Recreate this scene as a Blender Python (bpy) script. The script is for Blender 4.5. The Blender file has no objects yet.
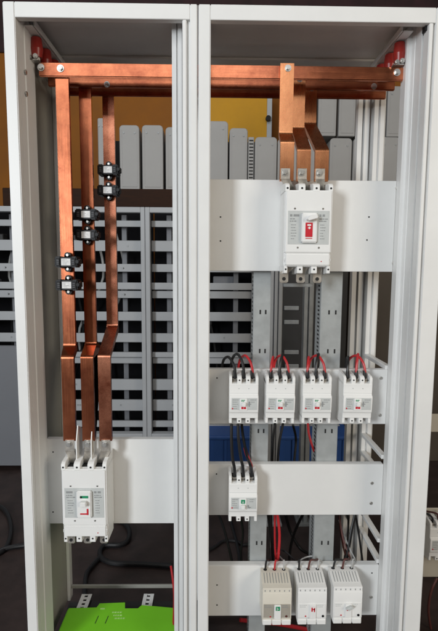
import bpy, bmesh, math, random
from mathutils import Vector, Matrix
random.seed(7)
sc = bpy.context.scene
COL = sc.collection

# ------------------------------------------------------------------ camera
H = 1.80                                   # cabinet height
CAM = Vector((.4862, -1.1368, H - .6043))
YAW, PITCH, ROLL, F = .0151, .1055, -.0063, 461.0
_f = Vector((math.sin(YAW) * math.cos(PITCH), math.cos(YAW) * math.cos(PITCH), -math.sin(PITCH)))
_r = Vector((math.cos(YAW), -math.sin(YAW), 0))
_d = _f.cross(_r)
RGT = _r * math.cos(ROLL) + _d * math.sin(ROLL)
DWN = -_r * math.sin(ROLL) + _d * math.cos(ROLL)
cam = bpy.data.cameras.new('camera')
cam.sensor_width = 36
cam.lens = F / 631 * 36
cam.clip_start = .05
cam.clip_end = 200
co = bpy.data.objects.new('camera', cam)
COL.objects.link(co)
m3 = Matrix((RGT, -DWN, -_f)).transposed()
co.matrix_world = Matrix.Translation(CAM) @ m3.to_4x4()
sc.camera = co


def P(px, py, Y):
    """point of the plane Y seen at photo pixel px, py"""
    v = _f * F + RGT * (px - 219) + DWN * (py - 315.5)
    return CAM + v * ((Y - CAM.y) / v.y)


def PX(px, py, Y): return P(px, py, Y).x
def PZ(px, py, Y): return P(px, py, Y).z


# ------------------------------------------------------------------ materials
def mat(name, col, rough=.45, metal=0, var=.06, nscale=14, bump=.0, bscale=400, coat=0, stretch=None, spec=.5, rvar=.08):
    m = bpy.data.materials.new(name)
    m.use_nodes = True
    nt = m.node_tree
    b = nt.nodes['Principled BSDF']
    b.inputs['Metallic'].default_value = metal
    b.inputs['Specular IOR Level'].default_value = spec
    if coat: b.inputs['Coat Weight'].default_value = coat
    tc = nt.nodes.new('ShaderNodeTexCoord')
    mp = nt.nodes.new('ShaderNodeMapping')
    if stretch: mp.inputs['Scale'].default_value = stretch
    nt.links.new(tc.outputs['Object'], mp.inputs[0])
    n = nt.nodes.new('ShaderNodeTexNoise')
    n.inputs['Scale'].default_value = nscale
    n.inputs['Detail'].default_value = 6
    n.inputs['Roughness'].default_value = .62
    nt.links.new(mp.outputs[0], n.inputs['Vector'])
    r = nt.nodes.new('ShaderNodeValToRGB')
    r.color_ramp.elements[0].position = .3
    r.color_ramp.elements[1].position = .7
    lo = [max(0, c * (1 - var)) for c in col]
    hi = [min(1, c * (1 + var * .6)) for c in col]
    r.color_ramp.elements[0].color = (*lo, 1)
    r.color_ramp.elements[1].color = (*hi, 1)
    nt.links.new(n.outputs['Fac'], r.inputs[0])
    nt.links.new(r.outputs[0], b.inputs['Base Color'])
    mr = nt.nodes.new('ShaderNodeMapRange')
    mr.inputs['To Min'].default_value = max(.02, rough - rvar)
    mr.inputs['To Max'].default_value = min(1, rough + rvar)
    nt.links.new(n.outputs['Fac'], mr.inputs['Value'])
    nt.links.new(mr.outputs[0], b.inputs['Roughness'])
    if bump:
        n2 = nt.nodes.new('ShaderNodeTexNoise')
        n2.inputs['Scale'].default_value = bscale
        n2.inputs['Detail'].default_value = 3
        nt.links.new(tc.outputs['Object'], n2.inputs['Vector'])
        bp = nt.nodes.new('ShaderNodeBump')
        bp.inputs['Strength'].default_value = bump
        bp.inputs['Distance'].default_value = .001
        nt.links.new(n2.outputs['Fac'], bp.inputs['Height'])
        nt.links.new(bp.outputs[0], b.inputs['Normal'])
    return m


def copper_mat(name, base, dark, stretch, rough=.36, grain=.09):
    m = mat(name, base, rough, 1, .07, 9, .035, 120, stretch=stretch, rvar=.05)
    nt = m.node_tree
    b = nt.nodes['Principled BSDF']
    old = b.inputs['Base Color'].links[0].from_socket
    tc = nt.nodes['Texture Coordinate']
    n = nt.nodes.new('ShaderNodeTexNoise')
    n.inputs['Scale'].default_value = 11
    n.inputs['Detail'].default_value = 8
    n.inputs['Roughness'].default_value = .7
    nt.links.new(tc.outputs['Object'], n.inputs['Vector'])
    rp = nt.nodes.new('ShaderNodeValToRGB')
    rp.color_ramp.elements[0].position = .38
    rp.color_ramp.elements[1].position = .66
    nt.links.new(n.outputs['Fac'], rp.inputs[0])
    mx = nt.nodes.new('ShaderNodeMix')
    mx.data_type = 'RGBA'
    mx.inputs['B'].default_value = (*dark, 1)
    nt.links.new(rp.outputs[0], mx.inputs['Factor'])
    nt.links.new(old, mx.inputs['A'])
    nt.links.new(mx.outputs['Result'], b.inputs['Base Color'])
    # fine drawn grain along the bar: roughness only
    mp2 = nt.nodes.new('ShaderNodeMapping')
    mp2.inputs['Scale'].default_value = [600 if s_ > 1 else 6 for s_ in stretch]
    nt.links.new(tc.outputs['Object'], mp2.inputs[0])
    n3 = nt.nodes.new('ShaderNodeTexNoise'); n3.inputs['Scale'].default_value = 1; n3.inputs['Detail'].default_value = 4
    nt.links.new(mp2.outputs[0], n3.inputs['Vector'])
    mr3 = nt.nodes.new('ShaderNodeMapRange')
    mr3.inputs['To Min'].default_value = -grain; mr3.inputs['To Max'].default_value = grain * 1.15
    nt.links.new(n3.outputs['Fac'], mr3.inputs['Value'])
    ad = nt.nodes.new('ShaderNodeMath'); ad.operation = 'ADD'; ad.use_clamp = True
    nt.links.new(b.inputs['Roughness'].links[0].from_socket, ad.inputs[0])
    nt.links.new(mr3.outputs[0], ad.inputs[1])
    nt.links.new(ad.outputs[0], b.inputs['Roughness'])
    return m


M = {}
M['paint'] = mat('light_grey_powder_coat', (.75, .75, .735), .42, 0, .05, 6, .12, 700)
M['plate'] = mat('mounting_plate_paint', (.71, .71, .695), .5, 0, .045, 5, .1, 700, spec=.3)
M['panel'] = mat('side_panel_shaded_paint', (.31, .305, .27), .5, 0, .1, 7, .1, 500)  # cabinet paint darkened: shade of a side turned from the light
M['roof'] = mat('roof_sheet', (.68, .67, .65), .5, 0, .08, 5, .1, 500)
M['gal'] = mat('galvanised_steel', (.40, .42, .42), .48, .35, .12, 28, .08, 300)
M['gal_dark'] = mat('galvanised_steel_dull', (.30, .31, .31), .5, .3, .15, 28)
M['copper'] = copper_mat('copper_upright', (.60, .20, .098), (.34, .098, .05), (5, 5, .5), .21)
M['copper_h'] = copper_mat('copper_level', (.55, .19, .095), (.30, .088, .048), (.5, 5, 5), .22)
M['copper_new'] = copper_mat('copper_bright', (.85, .38, .18), (.62, .24, .11), (5, 5, .5), .27, .035)
M['copper_worn'] = copper_mat('copper_scratched', (.74, .30, .18), (.32, .095, .052), (3, 3, 1.5), .25)
M['zinc'] = mat('zinc_plated', (.62, .61, .58), .34, .9, .15, 60)
M['tin'] = mat('tinned_copper', (.62, .58, .52), .38, .85, .25, 80)
M['white'] = mat('white_plastic', (.79, .79, .775), .38, 0, .02, 10, .05, 900)
M['cream'] = mat('cream_plastic', (.70, .66, .57), .4, 0, .03, 10)
M['label'] = mat('grey_label', (.52, .54, .53), .5, 0, .06, 60)
M['label_tan'] = mat('tan_label', (.36, .33, .28), .5, 0, .06, 60)
M['print'] = mat('grey_print', (.27, .28, .28), .6, 0, .1, 60)
M['hole'] = mat('dark_recess', (.012, .012, .012), .8, 0, .1, 30)
M['red'] = mat('red_plastic', (.55, .015, .03), .4, 0, .05, 40)
M['green'] = mat('green_plastic', (.01, .25, .11), .4, 0, .05, 40)
M['insul'] = mat('red_insulator', (.33, .022, .016), .38, 0, .12, 30)
M['black'] = mat('black_plastic', (.008, .008, .009), .45, 0, .2, 30, spec=.3)
M['blackw'] = mat('black_cable', (.010, .010, .011), .42, 0, .2, 30)
M['redw'] = mat('red_cable', (.48, .02, .025), .4, 0, .1, 30)
M['brownw'] = mat('brown_cable', (.10, .03, .025), .45, 0, .1, 30)
M['greyw'] = mat('grey_cable', (.42, .42, .41), .45, 0, .1, 30)
M['sticker'] = mat('white_sticker', (.70, .70, .69), .5, 0, .2, 120)
M['lime'] = mat('lime_card', (.19, .60, .012), .5, 0, .05, 7, .05, 300)
M['lime_print'] = mat('pale_print', (.45, .80, .22), .5, 0, .2, 60)
M['floor'] = mat('dark_floor', (.042, .027, .024), .55, 0, .45, 9, .3, 90)
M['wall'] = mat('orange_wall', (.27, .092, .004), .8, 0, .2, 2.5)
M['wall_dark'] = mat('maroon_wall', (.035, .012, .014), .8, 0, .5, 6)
M['yellow'] = mat('lit_wall_patch', (.55, .27, .004), .7, 0, .12, 3)  # brighter copy of the wall colour, with the light on it painted in
M['rack'] = mat('rack_grey', (.40, .41, .42), .5, 0, .06, 6, .05, 300)
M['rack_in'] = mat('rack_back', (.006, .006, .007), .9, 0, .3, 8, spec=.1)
M['cover'] = mat('grey_cover', (.32, .312, .30), .5, 0, .08, 4, .05, 300)
M['slate'] = mat('slate_panel', (.17, .175, .19), .5, 0, .06, 4)
M['wood'] = mat('dark_wood', (.030, .012, .006), .75, 0, .3, 9, stretch=(1, 6, 6), spec=.2)
M['blue'] = mat('blue_crate_plastic', (.03, .10, .34), .45, 0, .1, 8)
M['brown'] = mat('brown_board', (.085, .068, .052), .7, 0, .15, 5)
M['charcoal'] = mat('charcoal_box', (.028, .027, .027), .6, 0, .3, 9)


# ------------------------------------------------------------------ mesh helpers
class MB:
    def __init__(self):
        self.bm = bmesh.new()

    def _bev(self, verts, bev, seg=1):
        if bev:
            es = {e for v in verts for e in v.link_edges}
            bmesh.ops.bevel(self.bm, geom=list(es), offset=bev, segments=seg, affect='EDGES', clamp_overlap=True)

    def box(self, x0, x1, y0, y1, z0, z1, bev=0, seg=1):
        x0, x1 = min(x0, x1), max(x0, x1); y0, y1 = min(y0, y1), max(y0, y1); z0, z1 = min(z0, z1), max(z0, z1)
        vs = [self.bm.verts.new(c) for c in ((x0, y0, z0), (x1, y0, z0), (x1, y1, z0), (x0, y1, z0), (x0, y0, z1), (x1, y0, z1), (x1, y1, z1), (x0, y1, z1))]
        for q in ((3, 2, 1, 0), (4, 5, 6, 7), (0, 1, 5, 4), (1, 2, 6, 5), (2, 3, 7, 6), (3, 0, 4, 7)):
            self.bm.faces.new([vs[i] for i in q])
        self._bev(vs, bev, seg)
        return self

    def prism(self, poly, a, b, axis, bev=0, seg=1):
        """poly extruded along axis from a to b; poly gives the two other axes in x,y,z order"""
        def mk(p, t):
            if axis == 'x': return (t, p[0], p[1])
            if axis == 'y': return (p[0], t, p[1])
            return (p[0], p[1], t)
        A = [self.bm.verts.new(mk(p, a)) for p in poly]
        B = [self.bm.verts.new(mk(p, b)) for p in poly]
        n = len(poly)
        fs = [self.bm.faces.new(A), self.bm.faces.new(B[::-1])]
        for i in range(n):
            fs.append(self.bm.faces.new((A[i], B[i], B[(i + 1) % n], A[(i + 1) % n])))
        bmesh.ops.recalc_face_normals(self.bm, faces=fs)
        self._bev(A + B, bev, seg)
        return self

    def cyl(self, c, axis, r, l, seg=14, r2=None, bev=0):
        """cylinder from c along axis vector for length l"""
        a = Vector(axis).normalized()
        u = a.orthogonal().normalized(); w = a.cross(u)
        r2 = r if r2 is None else r2
        c = Vector(c)
        A = []; B = []
        for i in range(seg):
            t = 2 * math.pi * i / seg
            dv = u * math.cos(t) + w * math.sin(t)
            A.append(self.bm.verts.new(c + dv * r)); B.append(self.bm.verts.new(c + a * l + dv * r2))
        fs = [self.bm.faces.new(A[::-1]), self.bm.faces.new(B)]
        for i in range(seg):
            j = (i + 1) % seg
            fs.append(self.bm.faces.new((A[i], A[j], B[j], B[i])))
        bmesh.ops.recalc_face_normals(self.bm, faces=fs)
        if bev:
            es = [e for e in fs[1].edges]
            bmesh.ops.bevel(self.bm, geom=es, offset=bev, segments=2, affect='EDGES')
        return self

    def bolt(self, c, r, h=None):
        """hexagon bolt with washer, head towards -Y"""
        h = h or r * .8
        c = Vector(c)
        self.cyl(c, (0, -1, 0), r * 1.45, r * .25, 18)
        self.cyl(c - Vector((0, r * .25, 0)), (0, -1, 0), r, h, 6, bev=r * .12)
        return self

    def tube(self, pts, r, seg=8, sub=6):
        pts = [Vector(p) for p in pts]
        if len(pts) > 2 and sub > 1:
            q = []
            e = [pts[0] * 2 - pts[1]] + pts + [pts[-1] * 2 - pts[-2]]
            for i in range(1, len(e) - 2):
                p0, p1, p2, p3 = e[i - 1:i + 3]
                for k in range(sub):
                    t = k / sub
                    q.append(.5 * ((2 * p1) + (p2 - p0) * t + (2 * p0 - 5 * p1 + 4 * p2 - p3) * t * t + (3 * p1 - p0 - 3 * p2 + p3) * t ** 3))
            q.append(pts[-1]); pts = q
        rings = []
        u = None
        for i, p in enumerate(pts):
            t = (pts[min(i + 1, len(pts) - 1)] - pts[max(i - 1, 0)])
            if t.length < 1e-9: continue
            t.normalize()
            if u is None: u = t.orthogonal().normalized()
            u = (u - t * u.dot(t)).normalized(); w = t.cross(u)
            rings.append([self.bm.verts.new(p + (u * math.cos(2 * math.pi * k / seg) + w * math.sin(2 * math.pi * k / seg)) * r) for k in range(seg)])
        for a, b in zip(rings, rings[1:]):
            for k in range(seg):
                self.bm.faces.new((a[k], a[(k + 1) % seg], b[(k + 1) % seg], b[k]))
        self.bm.faces.new(rings[0][::-1]); self.bm.faces.new(rings[-1])
        return self

    def ribbon(self, path, t, x0, x1, bev=.0048):
        """flat bar bent along a YZ path, t thick towards +Y"""
        n = len(path)
        L = []; R = []
        for i, (y, z) in enumerate(path):
            d = Vector((path[min(i + 1, n - 1)][0] - path[max(i - 1, 0)][0], path[min(i + 1, n - 1)][1] - path[max(i - 1, 0)][1])).normalized()
            nrm = Vector((-d.y, d.x))
            if nrm.x < 0: nrm = -nrm
            L.append((y, z)); R.append((y + nrm.x * t, z + nrm.y * t))
        self.prism(L + R[::-1], x0, x1, 'x', bev, 3)
        return self

    def obj(self, name, m, parent=None, world=True):
        me = bpy.data.meshes.new(name)
        if parent is not None and world:
            off = Vector(parent.location)
            if parent.parent: off = off + Vector(parent.parent.location)
            for v in self.bm.verts: v.co -= off
        bmesh.ops.recalc_face_normals(self.bm, faces=self.bm.faces)
        self.bm.to_mesh(me); self.bm.free()
        me.materials.append(M[m])
        for p in me.polygons: p.use_smooth = True
        me.set_sharp_from_angle(angle=math.radians(32))
        o = bpy.data.objects.new(name, me)
        COL.objects.link(o)
        if parent is not None: o.parent = parent
        return o


def tag(o, label, cat, group=None):
    o['label'] = label; o['category'] = cat
    if group: o['group'] = group
    return o


def thing(name, label, cat, loc=(0, 0, 0), group=None):
    o = bpy.data.objects.new(name, None)
    o.empty_display_size = .05
    COL.objects.link(o); o.location = loc
    return tag(o, label, cat, group)


def structure(o):
    o['kind'] = 'structure'
    return o


def copy_tree(o, loc=None, label=None, parent=None):
    c = o.copy(); COL.objects.link(c)
    if parent is not None:
        c.parent = parent
        c.matrix_parent_inverse = o.matrix_parent_inverse
    if loc is not None: c.location = loc
    if label: c['label'] = label
    for ch in list(o.children): copy_tree(ch, parent=c)
    return c


# ------------------------------------------------------------------ the setting
structure(MB().box(-8, 9, -6, 4.2, -.05, 0).obj('floor', 'floor'))
wallY = 3.1
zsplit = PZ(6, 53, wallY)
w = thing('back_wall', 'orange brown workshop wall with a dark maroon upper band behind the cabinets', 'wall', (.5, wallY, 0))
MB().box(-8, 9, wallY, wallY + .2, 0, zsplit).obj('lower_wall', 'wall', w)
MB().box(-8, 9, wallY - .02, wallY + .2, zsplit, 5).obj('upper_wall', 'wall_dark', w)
yb = MB()
a = P(200, 84, 2.9); b = P(270, 140, 2.9)
yb.box(a.x, b.x, 2.9, 2.93, 0, a.z, .004)  # sheet added for the lit stretch of the wall
y_root = thing('lit_wall_patch', 'yellow sheet added as the lit part of the wall behind the right cabinet', 'board', (b.x, 2.9, 0))
yb.obj('sheet', 'yellow', y_root)
MB().box(b.x - .03, b.x + .012, 2.885, 2.90, 0, a.z, .003).obj('edge_strip', 'rack', y_root)
kn = P(268, 119, 2.88)
MB().cyl(kn, (0, -1, 0), .022, .03, 12).obj('wall_hole', 'hole', y_root)  # dark disc standing for a hole, its shade put into the colour

# ------------------------------------------------------------------ cabinets
PY = .11            # front face of the mounting plates
DEP = .34
W1, W2 = .45, 1.05
FT = .034           # top flange


def ridged(mb, x0, x1, y0, y1, z0, z1, n, depth=.005):
    """post with n shallow vertical ridges across its front, set at y0"""
    pts = [(x0, y1)]
    wdt = (x1 - x0) / n
    for i in range(n):
        xa = x0 + i * wdt
        yy = y0 + (n - 1 - i) * depth if n > 1 else y0
        pts += [(xa, yy), (xa + wdt * .72, yy), (xa + wdt * .78, yy + depth * 1.6), (xa + wdt * .97, yy + depth * 1.6)]
    pts.append((x1, y1))
    mb.prism(pts, z0, z1, 'z')


def plate(parent, x0, x1, z0, z1, holes):
    mb = MB()
    mb.box(x0, x1, PY, PY + .003, z0, z1, .001)
    mb.box(x0, x1, PY + .003, PY + .022, z1 - .003, z1, .001)
    mb.box(x0, x1, PY + .003, PY + .022, z0, z0 + .003, .001)
    p = mb.obj('mounting_plate', 'plate', parent)
    for (px, py, kind) in holes:
        q = P(px, py, PY)
        if kind == 's':
            MB().cyl(q, (0, -1, 0), .0045, .0025, 12, bev=.0008).obj('screw', 'zinc', p)
        else:
            MB().cyl(q, (0, -1, 0), .0022, .0003, 10).obj('screw_hole', 'hole', p)
    return p


ZB = .075           # underside of the frame
# ---- narrow cabinet
c1 = thing('electrical_cabinet', 'narrow open steel cabinet with one large breaker and three long copper bars', 'cabinet', (W1 / 2, 0, 0), 'open switchboard cabinets')
fl = PX(32, 474, 0)                          # inner edge of the left flange
seam = W1
mb = MB()
mb.box(0, fl, 0, .02, ZB, H, .002, 2)
xa = PX(190, 473, 0)
mb.box(xa, seam - .0012, 0, .02, ZB, H, .002, 2)
mb.box(fl, xa, .0006, .02, H - FT, H, .0012)
mb.box(PX(183.2, 473, 0), PX(187, 473, 0), .001, .03, ZB, H - FT - .0002, .0015, 2)
mb.box(PX(186.5, 473, 0), xa + .002, .010, .03, ZB, H - FT, 0)
mb.box(fl, xa, .0006, .02, ZB, ZB + .05, .0012)
mb.obj('front_frame', 'paint', c1)
mb = MB()
mb.prism([(fl - .006, .02), (fl, .02), (fl, .05), (fl + .002, .052), (fl + .002, .078), (fl, .08), (fl, PY + .004), (fl - .014, PY + .004), (fl - .014, .09), (fl - .006, .09)], ZB, H - .004, 'z')
mb.obj('post', 'paint', c1)
mb = MB()
ridged(mb, PX(174, 473, .06), PX(184, 473, .03), .045, PY - .002, ZB, H - .004, 2, .004)
mb.obj('post', 'paint', c1)
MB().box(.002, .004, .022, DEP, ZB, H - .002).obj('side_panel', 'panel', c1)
mb = MB().box(.002, W1 - .001, .022, DEP, H - .003, H - .001)
mb.box(.02, W1 - .02, .262, .3, H - .010, H - .0035, .001)
mb.obj('roof', 'roof', c1)
mb = MB()
mb.box(.0045, .014, DEP - .03, DEP, ZB, H - .004, .001)
mb.box(W1 - .032, W1 - .002, DEP - .03, DEP, ZB, H - .004, .001)
mb.box(.0145, W1 - .0325, DEP - .03, DEP - .002, H - .045, H - .004, .001)
mb.obj('rear_frame', 'paint', c1)
MB().box(.0145, W1 - .0325, DEP - .02, DEP - .012, PZ(110, 588.5, DEP - .02), PZ(110, 585.5, DEP - .02), .001).obj('crossbar', 'panel', c1)  # darker panel colour stands for the shadow over this bar


def perforated_rail(parent, x0, x1, y0, y1, z0, z1, n):
    """base rail running front to back with a row of square holes"""
    mb = MB()
    wd = x1 - x0; hx = wd * .34
    mb.box(x0, x0 + hx, y0, y1, z0, z1)
    mb.box(x1 - hx, x1, y0, y1, z0, z1)
    for i in range(n + 1):
        c = y0 + (y1 - y0) * i / n
        mb.box(x0 + hx, x1 - hx, max(y0, c - (y1 - y0) / n * .22), min(y1, c + (y1 - y0) / n * .22), z0, z1 - .0005)
    o = mb.obj('perforated_rail', 'paint', parent)
    MB().box(x0 + .001, x1 - .001, y0, y1, z0 - .02, z0 - .018).obj('hole_shade', 'hole', o)  # near-black sheet that paints the shade seen through the holes


for px in (89, 150):
    x = PX(px, 592, .33)
    perforated_rail(c1, x - .017, x + .017, .04, DEP - .034, .100, .103, 15)
mb = MB()
mb.box(.005, W1 - .003, .03, DEP - .03, ZB - .025, ZB - .022)
mb.box(.002, W1 - .002, .03, .06, 0, ZB - .026)
mb.box(.002, W1 - .002, DEP - .03, DEP, 0, ZB - .026)
mb.obj('base', 'charcoal', c1)
plate(c1, PX(47, 480, PY), PX(176.5, 480, PY), PZ(110, 523.5, PY), PZ(110, 439.5, PY), [(53, 452, 'h'), (53, 512, 'h')])
for px, py in ((20.5, 70), (21.5, 92)):
    q = P(px, py, .035)
    MB().cyl((fl + .0025, q.y + .012, q.z), (1, 0, 0), .006, .002, 12, bev=.0006).obj('screw', 'zinc', c1)

# ---- wide cabinet
c2 = thing('electrical_cabinet', 'wide open steel cabinet holding four mounting plates of breakers', 'cabinet', ((W1 + W2) / 2, 0, 0), 'open switchboard cabinets')
fl2 = PX(208.8, 473, 0)
xb = PX(412.3, 473, 0)
mb = MB()
mb.box(seam + .0012, fl2, 0, .02, ZB, H, .002, 2)
mb.box(xb, W2, 0, .02, ZB, H, .002, 2)
mb.box(fl2, xb, .0006, .02, H - FT, H, .0012)
xl0, xl1 = PX(406.8, 473, 0), PX(410.6, 473, 0)
mb.box(xl0, xl1, .001, .03, ZB, H - FT - .0002, .0015, 2)
mb.box(xl1 - .001, xb + .002, .012, .03, ZB, H - FT)
mb.box(fl2, xb, .0006, .02, ZB, ZB + .05, .0012)
mb.obj('front_frame', 'paint', c2)
mb = MB()
mb.box(fl2 - .008, fl2, .0201, PY + .004, ZB, H - .004, .001)
mb.obj('post', 'paint', c2)
mb = MB()
xp = PX(383.5, 473, PY)
# stepped inner post seen from its inner side
mb.prism([(xp, PY + .004), (xp, .085), (xp + .004, .08), (xp + .010, .08), (xp + .013, .068), (xp + .019, .066), (xp + .019, .058),
          (xp + .027, .050), (xp + .033, .050), (xp + .035, .040), (xl0 - .003, .034), (xl0 - .003, PY + .004)], ZB, H - .004, 'z')
mb.obj('post', 'paint', c2)
MB().box(PX(424, 27, .02), PX(429.8, 27, .02), .012, .03, PZ(427, 30.5, .012), PZ(427, 24.5, .012), .001).obj('catch', 'black', c2)
mb = MB().box(W1 + .002, W2 - .002, .022, DEP, H - .003, H - .001)
mb.box(W1 + .02, W2 - .02, .262, .3, H - .010, H - .0035, .001)
mb.obj('roof', 'roof', c2)
mb = MB()
mb.box(W1 + .001, W1 + .028, DEP - .03, DEP, ZB, H - .004, .001)
xr0, xr1 = PX(358.5, 125, DEP - .03), PX(371, 125, DEP - .03)
ridged(mb, xr0, xr1, DEP - .03, DEP, ZB, H - .004, 2, .006)
ridged(mb, PX(374.5, 125, DEP - .05), PX(386, 125, DEP - .05), DEP - .05, DEP, ZB, H - .004, 2, .003)
mb.box(W1 + .0285, xr0 - .001, DEP - .03, DEP - .002, H - .045, H - .004, .001)
mb.box(W1 + .0285, xr0 - .001, DEP - .03, DEP - .002, ZB, ZB + .03, .001)
mb.obj('rear_frame', 'paint', c2)
# side rails that run front to back on the open right side
for py, yb_ in ((366, .10), (456, .10), (476, .10), (561, .10), (540, .10)):
    z = PZ(384, py, .11)
    MB().box(xp - .006, xp + .010, PY + .006, DEP - .032, z - .012, z, .0015).obj('side_rail', 'paint', c2)
z_pl = [(180, 271.3), (369.5, 424), (464.5, 515), (565.5, 615.5)]
holes = [[(220.5, 217, 'h'), (220.5, 241, 'h'), (369, 217, 'h'), (367, 240, 'h'), (397, 188, 's'), (393.5, 263, 's')],
         [(217, 378, 'h'), (381, 378, 's'), (380, 415, 's')],
         [(372, 483, 's'), (371, 503, 's'), (216.5, 474, 'h')],
         [(217, 585, 'h'), (217, 605, 'h'), (371, 597, 's'), (372, 573, 'h')]]
for (pa, pb), hs in zip(z_pl, holes):
    plate(c2, PX(213, 300, PY) - .012, xp - .0005, PZ(300, pb, PY), PZ(300, pa, PY), hs)


def upright(xl, xr, side_px):
    """channel upright behind the plates with punched slots on its face and left web"""
    y0 = PY + .024
    x0, x1 = PX(xl, 420, y0), PX(xr, 420, y0)
    mb = MB()
    z0, z1 = ZB, PZ(300, 200, y0)
    mb.box(x0, x1, y0, y0 + .002, z0, z1, .0006)
    mb.box(x1 - .002, x1, y0 + .002, y0 + .05, z0, z1)
    mb.box(x0 - .001, x0 + .001, y0 + .002, y0 + .06, z0, z1)
    o = mb.obj('upright', 'gal', c2)
    mb = MB()
    n = 0
    z = z1
    while z > z0:
        mb.box(x0 - .0016, x0 + .0002, y0 + .012, y0 + .030, z - .005, z)
        z -= .0115
    mb.obj('slot_row', 'hole', o)
    for py in (312, 351, 431, 543):
        for t in (.4, .72):
            xc = x0 + (x1 - x0) * t
            zc = PZ(260, py, y0)
            MB().box(xc - .0022, xc + .0022, y0 - .0004, y0 + .001, zc - .006, zc + .006).obj('slot', 'hole', o)


upright(252, 268.5, 248)
upright(317.5, 338, 312)
y0 = PY + .03
MB().box(PX(284, 284, y0), PX(313, 284, y0), y0, y0 + .03, PZ(300, 287, y0), PZ(300, 283.5, y0), .001).obj('crossbar', 'gal_dark', c2)


# ------------------------------------------------------------------ bus system
YB = (.100, .165, .230)                     # front faces of the three level busbars
zb1, zb0 = PZ(219, 64.6, YB[0]), PZ(219, 78.6, YB[0])
xs, xe = PX(38.5, 70, YB[0]), PX(405.5, 70, YB[0])
BT = .008
names = ['front horizontal copper busbar bolted under the roof of both cabinets',
         'middle horizontal copper busbar in the shade behind the front one',
         'rearmost horizontal copper busbar under the roof']
for i, y in enumerate(YB):
    t = thing('busbar', names[i], 'busbar', ((xs + xe) / 2, y, zb0), 'horizontal busbars under the roof')
    MB().box(xs, xe, y, y + BT, zb0, zb1, .0025, 3).obj('bar', 'copper_h', t)
    if i == 0:
        for px, py in ((60.5, 68.5), (36.8, 67.5)):
            MB().bolt(P(max(px, 41), py, y), .0062).obj('bolt', 'zinc', t)
        MB().bolt(P(397, 72.5, y), .0062).obj('bolt', 'zinc', t)
    if i == 1:
        MB().bolt(P(107, 84.5, y), .0055).obj('bolt', 'zinc', t)
        MB().bolt(P(374, 86.5, y), .0055).obj('bolt', 'zinc', t)

zi0 = zb1 + .002
# red standoff insulators, three per side, and the strip they hang from
for side in (0, 1):
    x = PX(36, 48, YB[0]) if side == 0 else PX(400.2, 50, YB[0])
    first = None
    cab = c1 if side == 0 else c2
    zi1 = PZ(400, 42, YB[0])
    sx = .016 if side == 0 else -.016
    MB().box(x - .012, x + .012, YB[0] - .05, YB[2] + .05, zi1 + .002, zi1 + .005, .0008).box(
        x + sx - .002, x + sx + .002, YB[0] - .05, YB[2] + .05, zi1 + .002, zi1 + .016, .0008).obj('insulator_strip', 'paint', cab)
    order = ('front', 'middle', 'rear')
    for k, y in enumerate(YB):
        lab = f'{order[k]} red standoff insulator by the {"left side panel" if side == 0 else "right post"} above the busbars'
        if first is None:
            first = thing('insulator', lab, 'insulator', (x, y + .004, zi0 - .002), 'red busbar insulators')
            mb = MB()
            h = zi1 - zi0
            mb.cyl((x, y + .004, zi0 + .010), (0, 0, 1), .0125, h * .35, 20, .016)
            mb.cyl((x, y + .004, zi0 + .010 + h * .35), (0, 0, 1), .016, h * .62 - .010, 20, .013)
            mb.obj('body', 'insul', first)
            mb = MB()
            mb.cyl((x, y + .004, zi0 + .003), (0, 0, 1), .0085, .0075, 6)
            mb.obj('bolt', 'zinc', first)
            mb = MB()
            mb.cyl((x - .012, y - .012, zi0 + .004), (0, -1, 0), .006, .006, 6, bev=.001)
            mb.cyl((x + .002, y - .010, zi0 + .008), (0, -1, 0), .0062, .006, 12, bev=.002)
            mb.box(x - .018, x + .008, y - .010, y + .008, zi0 - .001, zi0 + .0025, .0006)
            mb.obj('clamp', 'zinc', first)
        else:
            copy_tree(first, (x, y + .004, zi0 - .002), lab)


def arc_path(pts, r=.007, n=4):
    """polyline with rounded corners"""
    out = [pts[0]]
    for i in range(1, len(pts) - 1):
        a, b, c = Vector(pts[i - 1]), Vector(pts[i]), Vector(pts[i + 1])
        rr = min(r, (a - b).length * .45, (c - b).length * .45)
        p = b + (a - b).normalized() * rr; q = b + (c - b).normalized() * rr
        for k in range(n + 1):
            t = k / n
            s = p * (1 - t) ** 2 + b * 2 * t * (1 - t) + q * t * t
            out.append((s.x, s.y))
    out.append(pts[-1])
    return out


YT = .058          # plane of the copper ends at the breaker terminals
BW = .033
# three long droppers of the narrow cabinet
left_lower = [(68.4, 400), (87.6, 400), (104.8, 400)]
kinks = [(346, 356.5), (344, 356), (326, 355)]
tops = [YB[0] + BT, YB[1] + BT, YB[2] + BT]
lab = ['long copper dropper nearest the left panel with sensors low down',
       'middle long copper dropper of the narrow cabinet with two sensors at mid height',
       'long scratched copper dropper with the highest pair of black sensors']
left_x = []
for i in range(3):
    xc = PX(*left_lower[i], YT)
    left_x.append(xc)
    z_top = zb1 - .004
    za = PZ(75, kinks[i][0], tops[i]); zb_ = PZ(75, kinks[i][1], YT)
    ze = PZ(75, 441, YT)
    t = thing('copper_dropper', lab[i], 'copper bar', (xc, tops[i], ze), 'copper bars dropping to the large breakers')
    path = arc_path([(tops[i], z_top), (tops[i], za), (YT, zb_), (YT, ze)])
    mb = MB().ribbon(path, .011, xc - BW / 2, xc + BW / 2)
    for v in mb.bm.verts:                     # the crank also steps a little sideways
        v.co.x += (-.009, -.019, -.016)[i] * min(1, max(0, (v.co.z - zb_) / (za - zb_)))
    mb.obj('bar', 'copper' if i < 2 else 'copper_worn', t)
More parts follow.
